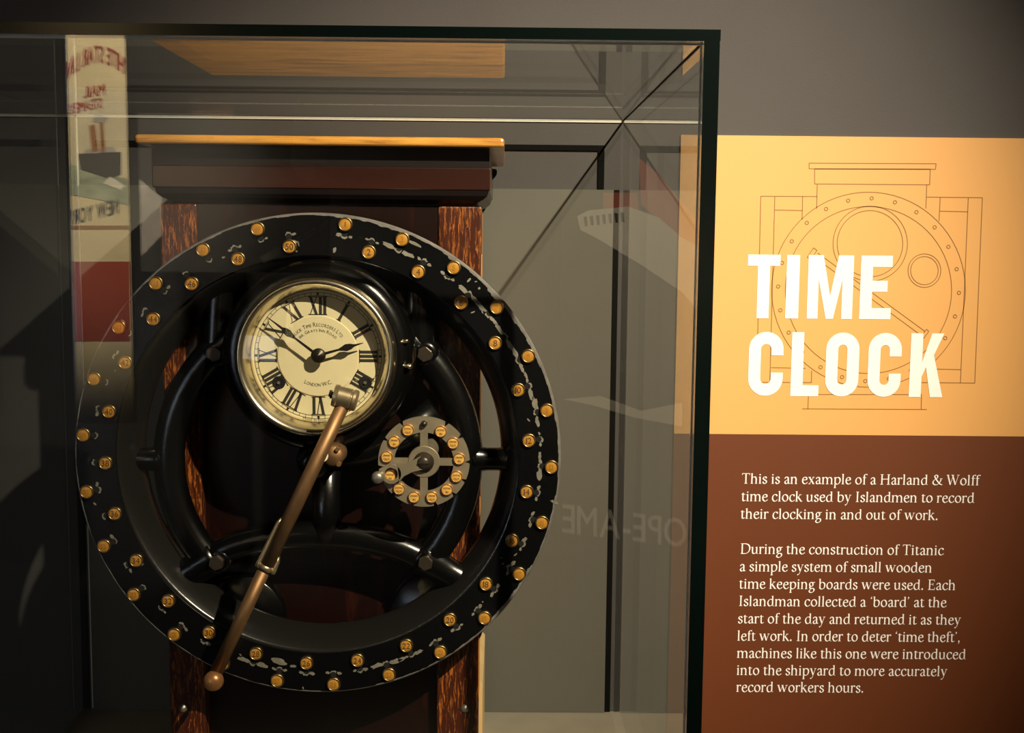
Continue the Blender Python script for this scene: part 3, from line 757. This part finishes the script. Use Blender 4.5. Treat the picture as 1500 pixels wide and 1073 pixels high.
def arc_text(sx, r, cap, span, y, upper=True, smallcaps=True):
    tw = []; 
    for i, ch in enumerate(sx):
        big = smallcaps and ch.isalpha() and (i == 0 or sx[i-1] in ' .')
        h = cap * (1.3 if big else 1.0)
        if ch == ' ': tw.append((ch, 0.32, h, None)); continue
        vs, fs, x0, x1 = char_mesh(ch); tw.append((ch, (x1 - x0) * h / cap + 0.13, h, (vs, fs, x0, x1)))
    tot = sum(t[1] for t in tw); k = R(span) * r / tot; u = -tot / 2
    for ch, w_, h, g in tw:
        if g:
            vs, fs, x0, x1 = g; a = (u + w_ / 2) * k / r; kz = h / 0.70
            pts = []
            for vx, vy in vs:
                tx = (vx - (x0 + x1) / 2) * k * h / cap; tz = vy * kz
                if upper: rad = Vector((math.sin(a), math.cos(a))); tg = Vector((math.cos(a), -math.sin(a))); p = rad * (r + tz) + tg * tx
                else: rad = Vector((math.sin(a), -math.cos(a))); tg = Vector((math.cos(a), math.sin(a))); p = rad * (r - tz) + tg * tx
                pts.append((pc.x + p.x * sd, y, pc.z + p.y * sd))
            ink.add(pts, fs)
        u += w_
arc_text('BLICK TIME RECORDERS LTD', 43, 4.6, 104, YD - 0.0017)
arc_text('188, GRAYS INN ROAD', 35.5, 3.6, 92, YD - 0.0017)
arc_text('LONDON W.C.', 44.5, 4.6, 56, YD - 0.0017, upper=False)
arc_text('MADE IN ENGLAND', 95.2, 2.3, 28, YD - 0.0003, upper=False)
ink = child(ink.build('dial_printing', 'dial_ink', fix=False), clock); ink.parent = dial; ink.matrix_parent_inverse = Matrix()
for px, py in ((408.5, 560), (535, 560)):
    p = P(px, py, YD); mb = MB()
    mb.lathe([(0.0001, -0.0006), (7.0 * sd, -0.0007), (8.6 * sd, -0.0016), (9.6 * sd, -0.0004)], (p.x, YD, p.z), 24); o = part(mb, 'winding_hole', 'hole_dark', dial)
    mb = MB(); mb.lathe([(0.0001, -0.003), (2.2 * sd, -0.003), (2.2 * sd, 0)], (p.x, YD, p.z), 12, smooth=False); part(mb, 'winding_arbor', 'steel_grey', dial)
def hand(name, deg, ln, yy, spade, back=9):
    a = R(deg); rad = Vector((math.sin(a), math.cos(a))); tg = Vector((math.cos(a), -math.sin(a)))
    prof = [(0, 3.2), (8, 2.1), (spade - 14, 1.5), (spade - 9, 3.0), (spade - 3, 5.2), (spade + 4, 4.2), (spade + 9, 1.8), (ln, 0.4)]
    pts = [rad * r_ + tg * w_ for r_, w_ in prof][::-1] + [rad * r_ - tg * w_ for r_, w_ in prof]
    c0 = P(465.5, 520.5, yy)
    mb = MB(); mb.prism([(c0.x + p.x * sd, c0.z + p.y * sd) for p in pts][::-1], yy, yy + 0.0009)
    return part(mb, name, 'hand_steel')
hand('hour_hand', 74, 68, YD - 0.0145, 45)
hand('minute_hand', -52.8, 91, YD - 0.0172, 55)
c0 = P(465.5, 521, YD - 0.019)
mb = MB(); mb.lathe([(0.0001, -0.0008), (3.2 * sd, -0.0004), (4.2 * sd, 0.001), (9.2 * sd, 0.0012), (10.6 * sd, 0.0026), (10.6 * sd, 0.006), (5 * sd, 0.007), (5 * sd, 0.016)], c0, 32); part(mb, 'hand_boss', 'hand_steel')
mb = MB(); Rg = 0.30; rg = 103.5 * sd
mb.lathe([(max(rg * k / 10, 0.0001), -0.0245 - (math.sqrt(Rg**2 - (rg * k / 10)**2) - math.sqrt(Rg**2 - rg**2)) * 0.8) for k in range(11)], mv, 64); part(mb, 'clock_glass', 'clock_glass', bez)
# bezel catch
mb = MB()
a = P(581, 503, 1.462); b = P(598, 499, 1.452); mb.tube([a, (a + b) / 2 + Vector((0, -.001, .001)), b], 2.6 * sd, 10)
a = P(582, 534, 1.462); b = P(600, 536, 1.452); mb.tube([a, b], 2.4 * sd, 10); mb.lathe([(0.0001, -0.004), (3.4 * sd, -0.003), (4.4 * sd, 0), (3 * sd, .004)], b, 14)
a = P(586, 512, 1.460); b = P(586, 537, 1.460); mb.tube([a, b], 1.8 * sd, 10)
part(mb, 'catch', 'nickel', bez)

# selector wheel
YSel = 1.452; ps = P(621, 676, YSel); ss = sc(YSel)
sel = MB(); SEG = 144; th = 0.0035
notch = [30, 54, 89, 115, 138, 165, 195, 222, 262, 300, 331]
def rad_out(k):
    d = k * 360 / SEG
    return 59.5 if any(abs((d - q + 180) % 360 - 180) < 1.3 for q in notch) else 67.0
vs = []
for yy in (0.0, th):
    for k in range(SEG):
        a = 2 * math.pi * k / SEG
        for r in (43.5, 58.5, rad_out(k)): vs.append((ps.x + r * ss * math.sin(a), YSel + yy, ps.z + r * ss * math.cos(a)))
fs = []
for k in range(SEG):
    j = (k + 1) % SEG
    for o in (0, SEG * 3):
        for q in (0, 1):
            f = (o + 3*k + q, o + 3*j + q, o + 3*j + q + 1, o + 3*k + q + 1); fs.append(f if o == 0 else f[::-1])
    b_ = SEG * 3
    fs.append((3*k + 2, 3*j + 2, b_ + 3*j + 2, b_ + 3*k + 2)); fs.append((3*j, 3*k, b_ + 3*k, b_ + 3*j))
sel.add(vs, fs)
wheel = part(sel, 'selector_wheel', 'bronze_plate', fix=False)
for x0, z0, x1, z1 in ((-5.5, 18, 5.5, 44.5), (-5.5, -44.5, 5.5, -18), (-44.5, -5.5, -18, 5.5), (18, -5.5, 44.5, 5.5)):
    mb = MB(); mb.box((ps.x + x0 * ss, YSel + 0.0002, ps.z + z0 * ss), (ps.x + x1 * ss, YSel + 0.0033, ps.z + z1 * ss))
    part(mb, 'wheel_spoke', 'bronze_plate', wheel)
mb = MB(); mb.lathe([(0.0001, -0.0008), (22.5 * ss, -0.0008), (23.5 * ss, 0.0), (23.5 * ss, 0.005), (16 * ss, 0.006), (16 * ss, 0.10)], ps, 48, smooth=False); part(mb, 'wheel_hub', 'bronze_plate', wheel)
mb = MB(); mb.lathe([(0.0001, -0.011), (6 * ss, -0.0105), (10.5 * ss, -0.008), (10.5 * ss, -0.004), (15 * ss, -0.003), (15 * ss, -0.0005)], ps, 32)
mb.box((ps.x - 8 * ss, YSel - 0.0116, ps.z - 0.8 * ss), (ps.x + 8 * ss, YSel - 0.0098, ps.z + 0.8 * ss)); part(mb, 'centre_screw', 'bolt_dark', wheel)
p = ps + Vector((0.5 * ss, 0, 57 * ss))
mb = MB(); mb.lathe([(0.0001, -0.007), (3.0 * ss, -0.0065), (4.6 * ss, -0.004), (4.6 * ss, 0)], p, 20); part(mb, 'stop_pin', 'bolt_dark', wheel)
SELTXT = {0: ('EVENG', 'OUT'), 1: ('MORNG', 'IN'), 2: ('DINNER', 'OUT'), 3: ('DINNER', 'IN')}
spots = [(646, 631), (664, 648), (673, 671), (669, 697), (655, 716), (633, 727), (607, 727), (585, 715), (572, 696), (567, 668), (578, 646), (598, 629)]
for i, (px, py) in enumerate(spots):
    p = P(px, py, YSel); mb = MB()
    mb.lathe([(r * ss, y) for r, y in ((7.2, -0.0028), (7.4, -0.0036), (8.1, -0.0038), (8.8, -0.0030), (8.9, 0.0))], (0, 0, 0), 24, mi=0)
    mb.lathe([(r * ss, y) for r, y in ((0.02, -0.0034), (4, -0.0033), (7.3, -0.0027))], (0, 0, 0), 24, mi=1)
    ta, tb = SELTXT[(i + 1) % 4]
    add_text(mb, [(ta, 2.0 * ss), (tb, -3.4 * ss)], 2, -0.0036, 3.0 * ss, 10.5 * ss)
    o = mb.build('selector_button', ['knob_copper', 'amber_pale', 'number_ink'], fix=False); o.location = p; o.parent = wheel
# selector pointer: arm ending in an eye and a ball knob
ya = YSel - 0.0085
mb = MB()
def q2(px, py): p = P(px, py, ya); return (p.x, p.z)
arm = [(616, 668), (600, 677), (588, 679.5), (582, 681), (585, 705), (592, 697), (604, 691), (620, 687)]
mb.prism([q2(*p) for p in arm][::-1], ya, ya + 0.003)
pe = P(573, 694, ya); vs = []; fs = []; n = 32
for yy in (0, 0.003):
    for k in range(n):
        a = 2 * math.pi * k / n
        for r in (9.6, 14.5): vs.append((pe.x + r * ss * math.sin(a), ya + yy, pe.z + r * ss * math.cos(a)))
for k in range(n):
    j = (k + 1) % n; b_ = 2 * n
    fs += [(2*k, 2*j, 2*j+1, 2*k+1), (b_+2*k+1, b_+2*j+1, b_+2*j, b_+2*k), (2*k+1, 2*j+1, b_+2*j+1, b_+2*k+1), (2*j, 2*k, b_+2*k, b_+2*j)]
mb.add(vs, fs); o = part(mb, 'selector_pointer', 'bronze_plate')
pk = P(553.5, 699, ya - 0.003)
mb = MB(); mb.lathe([(0.0001, -0.007), (4.5 * ss, -0.0066), (7.5 * ss, -0.0052), (9.2 * ss, -0.0025), (9.4 * ss, 0.0005), (8 * ss, 0.003), (4 * ss, 0.0045), (3.4 * ss, 0.008)], pk, 32); part(mb, 'pointer_knob', 'steel_grey', o)

# lever
YL = 1.402; sL = sc(YL)
def lpart(mb, name, m): o = mb.build(name, m); o.parent = lever; return o
a = P(502, 594, YL); b = P(391, 828, YL)
mb = MB(); mb.tube([a, a.lerp(b, .5), b], [10.0 * sL, 10.8 * sL, 11.2 * sL], 20); lever = part(mb, 'lever', 'lever_brass')
a2 = P(388, 832, YL); b2 = P(316, 986, YL + 0.006)
mb = MB(); mb.tube([a2, b2], [9.6 * sL, 10.0 * sL], 20); lpart(mb, 'lower_rod', 'lever_brass')
# fork joint
ax = (b - a).normalized(); nx = Vector((0, -1, 0)).cross(ax).normalized()
mb = MB()
for sg, back in ((1, 20), (-1, 74)):
    c1 = b + nx * (sg * 12.0 * sL); c0_ = c1 - ax * back * sL
    pts = [c0_ - nx * (sg * 2.0 * sL), c0_ + ax * 8 * sL, c1, c1 + ax * 6 * sL]
    mb.tube(pts, [2.2 * sL, 3.2 * sL, 4.0 * sL, 4.6 * sL], 10, flat=1.8)
mb.tube([b - ax * 2 * sL, b + ax * 6 * sL], 11.5 * sL, 16)
mb.tube([b + ax * 3 * sL + nx * 16 * sL, b + ax * 3 * sL - nx * 16 * sL], 4.6 * sL, 12)
lpart(mb, 'fork_joint', 'lever_collar')
# collar at the head of the rod
hc = P(504, 584, YL - 0.002); hd = P(527, 590, YL - 0.002)
hx = (hd - hc).normalized()
mb = MB()
c_ = P(505.5, 582.5, YL)
prof = [(-17, 8), (-17, 16), (-12, 17), (-10, 15.4), (8, 15.4), (10, 14), (12, 15.8), (16, 15.8), (18, 14), (18, 3)]
for (t0, r0), (t1, r1) in zip(prof[:-1], prof[1:]):
    mb.tube([c_ + hx * t0 * sL, c_ + hx * (t1 + (0.02 if t1 == t0 else 0)) * sL], [r0 * sL, r1 * sL], 24, caps=False)
mb.tube([c_ + hx * 17.6 * sL, c_ + hx * 18 * sL], [13 * sL, 3 * sL], 24)
mb.tube([c_ - hx * 17 * sL, c_ - hx * 16.6 * sL], [8 * sL, 8 * sL], 24)
lpart(mb, 'head_collar', 'lever_collar')
mb = MB(); mb.tube([c_ - hx * 24 * sL, c_ - hx * 15 * sL], 4.4 * sL, 8); mb.tube([c_ - hx * 21 * sL + Vector((0, 0, 6 * sL)), c_ - hx * 21 * sL - Vector((0, 0, 6 * sL))], 2.2 * sL, 8); lpart(mb, 'set_screw', 'bolt_dark')
# lever shaft to the hub
c2 = P(470, 668, YL)
mb = MB(); mb.cyl((c2.x, YL + 0.006, c2.z), (CX.x, 1.446, CX.z), 10 * sL, 13 * sL, 20); lpart(mb, 'lever_shaft', 'bolt_dark')
# end knob and its pin
k_ = P(312, 998, YL - 0.004)
mb = MB(); prof = [(0.01, -0.0075), (5, -0.0070), (10, -0.0052), (13.6, -0.0022), (15, 0.0010), (15, 0.0048), (13, 0.0080), (9, 0.0095)]
mb.lathe([(r * sL, y) for r, y in prof], k_, 36); kn = lpart(mb, 'end_knob', 'knob_copper')
mb = MB(); mb.cyl(k_ + Vector((0, 0.009, 0)), k_ + Vector((0, 0.068, 0)), 5.5 * sL, 4.0 * sL, 16); lpart(mb, 'knob_pin', 'lever_collar')

# ------------------------------------------------------------------ what stands behind the viewer and mirrors in the glass
def PM(px, py, Yp):
    """where a thing at depth Yp behind the viewer stands if the front glass mirrors it at this pixel"""
    p = P(px, py, 2 * YF - Yp); return Vector((p.x, Yp, p.z))
def flatpoly(name, pts, Yp, proud, m, parent):
    q = [PM(a, b, Yp) for a, b in pts]; lo, hi = parent['span']
    for p in q: p.x = min(max(p.x, lo), hi)
    mb = MB(); mb.prism([(p.x, p.z) for p in q], Yp + proud - 0.0008, Yp + proud)
    return child(mb.build(name, m), parent)
def wall_text(sx, name, x_start, x_end, y_base, capx, Yp, proud, m, parent, slope=0.0, arc=0.0):
    """lettering that reads properly for someone facing it: it runs from x_start to a smaller x_end as mirrored"""
    V, Fc, W_ = text_flat(sx, 0.1)
    mb = MB(); pts = []
    for a, b in V:
        t = a / W_; px = x_start + (x_end - x_start) * t
        py = y_base + slope * t * (x_end - x_start) + arc * (t - 0.5) ** 2 * 4 - b / 0.7 * capx
        p = PM(px, py, Yp); pts.append((min(max(p.x, parent['span'][0]), parent['span'][1]), Yp + proud, p.z))
    for k in range(3):                       # a heavier face: the print is laid three times, a hair apart
        mb.add([(x + (k - 1) * 0.0011, y + k * 0.00004, z + (k - 1) * 0.0006) for x, y, z in pts], Fc)
    return child(mb.build(name, m, fix=False), parent)

YB = -1.6
def board(name, x0, y0, x1, y1, Yp, m, label, cat):
    a = PM(x0, y0, Yp); b = PM(x1, y1, Yp)
    root = empty(name, ((a.x + b.x) / 2, Yp - 0.02, b.z)); tag(root, label, cat)
    root['span'] = (min(a.x, b.x) + 0.002, max(a.x, b.x) - 0.002)
    mb = MB(); mb.box((a.x, Yp - 0.035, b.z), (b.x, Yp, a.z)); child(mb.build('board', m), root)
    return root
ban = board('advertising_banner', 92, -60, 195, 620, YB, 'poster_cream', 'tall cream shipping line banner mirrored at the left of the case glass', 'banner')
flatpoly('sky_print', [(92, 130), (195, 130), (195, 260), (92, 260)], YB, 0.0012, 'poster_sky', ban)
flatpoly('sea_print', [(92, 240), (195, 262), (195, 300), (92, 285)], YB, 0.0020, 'poster_sea', ban)
flatpoly('hull_print', [(112, 225), (176, 222), (176, 255), (160, 262), (116, 248)], YB, 0.0028, 'poster_dark', ban)
flatpoly('funnel_print', [(129, 184), (138, 181), (143, 221), (133, 223)], YB, 0.0028, 'poster_orange', ban)
flatpoly('funnel_print', [(144, 180), (150, 178), (153, 222), (146, 224)], YB, 0.0028, 'poster_orange', ban)
flatpoly('superstructure_print', [(124, 218), (166, 214), (168, 223), (122, 226)], YB, 0.0026, 'mural_light', ban)
flatpoly('smoke_print', [(132, 178), (140, 166), (158, 172), (152, 180)], YB, 0.0024, 'mural_light', ban)
flatpoly('wake_print', [(150, 268), (160, 258), (182, 272), (176, 278)], YB, 0.0032, 'mural_white', ban)
flatpoly('stripe_print', [(96, 330), (190, 330), (190, 336), (96, 336)], YB, 0.0012, 'poster_orange', ban)
flatpoly('base_print', [(92, 383), (190, 383), (190, 500), (92, 500)], YB, 0.0012, 'poster_red', ban)
wall_text('WHITE STAR LINE', 'headline_lettering', 194, 91, 91, 25, YB, 0.0030, 'poster_red', ban, arc=32)
wall_text('MAIL', 'lettering', 152, 121, 138, 16, YB, 0.0030, 'poster_red', ban, slope=-.15)
wall_text('STEAMERS', 'lettering', 148, 97, 157, 15, YB, 0.0030, 'poster_red', ban, slope=-.2)
wall_text('NEW YORK', 'lettering', 172, 96, 312, 22, YB, 0.0030, 'poster_dark', ban, slope=-.25)
ph_ = board('photograph_mural', 200, 165, 481, 400, -1.62, 'mural_grey', 'large grey shipyard photograph mural mirrored beside the cream banner', 'mural')
flatpoly('sky_print', [(430, 172), (480, 172), (480, 262), (440, 264), (425, 240)], -1.62, 0.0012, 'mural_light', ph_)
flatpoly('crane_print', [(462, 240), (468, 240), (470, 310), (464, 310)], -1.62, 0.0020, 'poster_dark', ph_)
flatpoly('shed_print', [(200, 262), (236, 290), (236, 344), (200, 376)], -1.62, 0.0012, 'mural_light', ph_)
flatpoly('beam_print', [(380, 376), (480, 322), (480, 332), (386, 386)], -1.62, 0.0020, 'mural_light', ph_)
sh = board('steamship_poster', 822, 279, 1090, 960, -1.66, 'mural_tan', 'tan steamship poster with red and white ship mirrored at the right of the case glass', 'poster')
YM = -1.66
flatpoly('funnel_print', [(884, 330), (884, 282), (934, 282), (938, 330)], YM, 0.0016, 'mural_red', sh)
flatpoly('hull_print', [(936, 230), (965, 255), (1012, 310), (1060, 350), (1060, 420), (1000, 352), (940, 300)], YM, 0.0020, 'mural_red', sh)
flatpoly('deck_print', [(846, 316), (862, 308), (920, 302), (965, 318), (1000, 348), (1060, 380), (1060, 500), (1000, 428), (940, 388), (880, 352), (850, 336)], YM, 0.0028, 'mural_white', sh)
for k in range(7):
    flatpoly('porthole_print', [(855 + 9 * k, 317 - k), (860 + 9 * k, 317 - k), (861 + 9 * k, 331 - k), (857 + 9 * k, 331 - k)], YM, 0.0036, 'mural_grey', sh)
flatpoly('wave_print', [(826, 585), (880, 580), (940, 602), (1000, 590), (1000, 625), (930, 612), (870, 594)], YM, 0.0020, 'mural_white', sh)
wall_text('EUROPE-AME', 'lettering', 1086, 824, 812, 42, YM, 0.0030, 'mural_white', sh, slope=0.123)
# bright screen off to the left, mirrored in the curved clock glass
scr = empty('wall_screen', (-2.22, -1.6, 0.0)); tag(scr, 'glowing pale blue screen mirrored in the curved clock glass', 'screen')
mb = MB(); mb.box((-2.80, -1.66, 0.90), (-1.66, -1.602, 1.61)); bevel(child(mb.build('screen_housing', 'strip_black'), scr), 0.01)
mb = MB(); mb.box((-2.76, -1.6015, 0.94), (-1.70, -1.60, 1.57)); child(mb.build('display', 'screen_glow'), scr)
mb = MB(); mb.box((-2.28, -1.70, 0.0), (-2.16, -1.661, 1.10)); mb.box((-2.5, -1.9, 0.0), (-1.9, -1.45, 0.02)); child(mb.build('stand', 'strip_black'), scr)
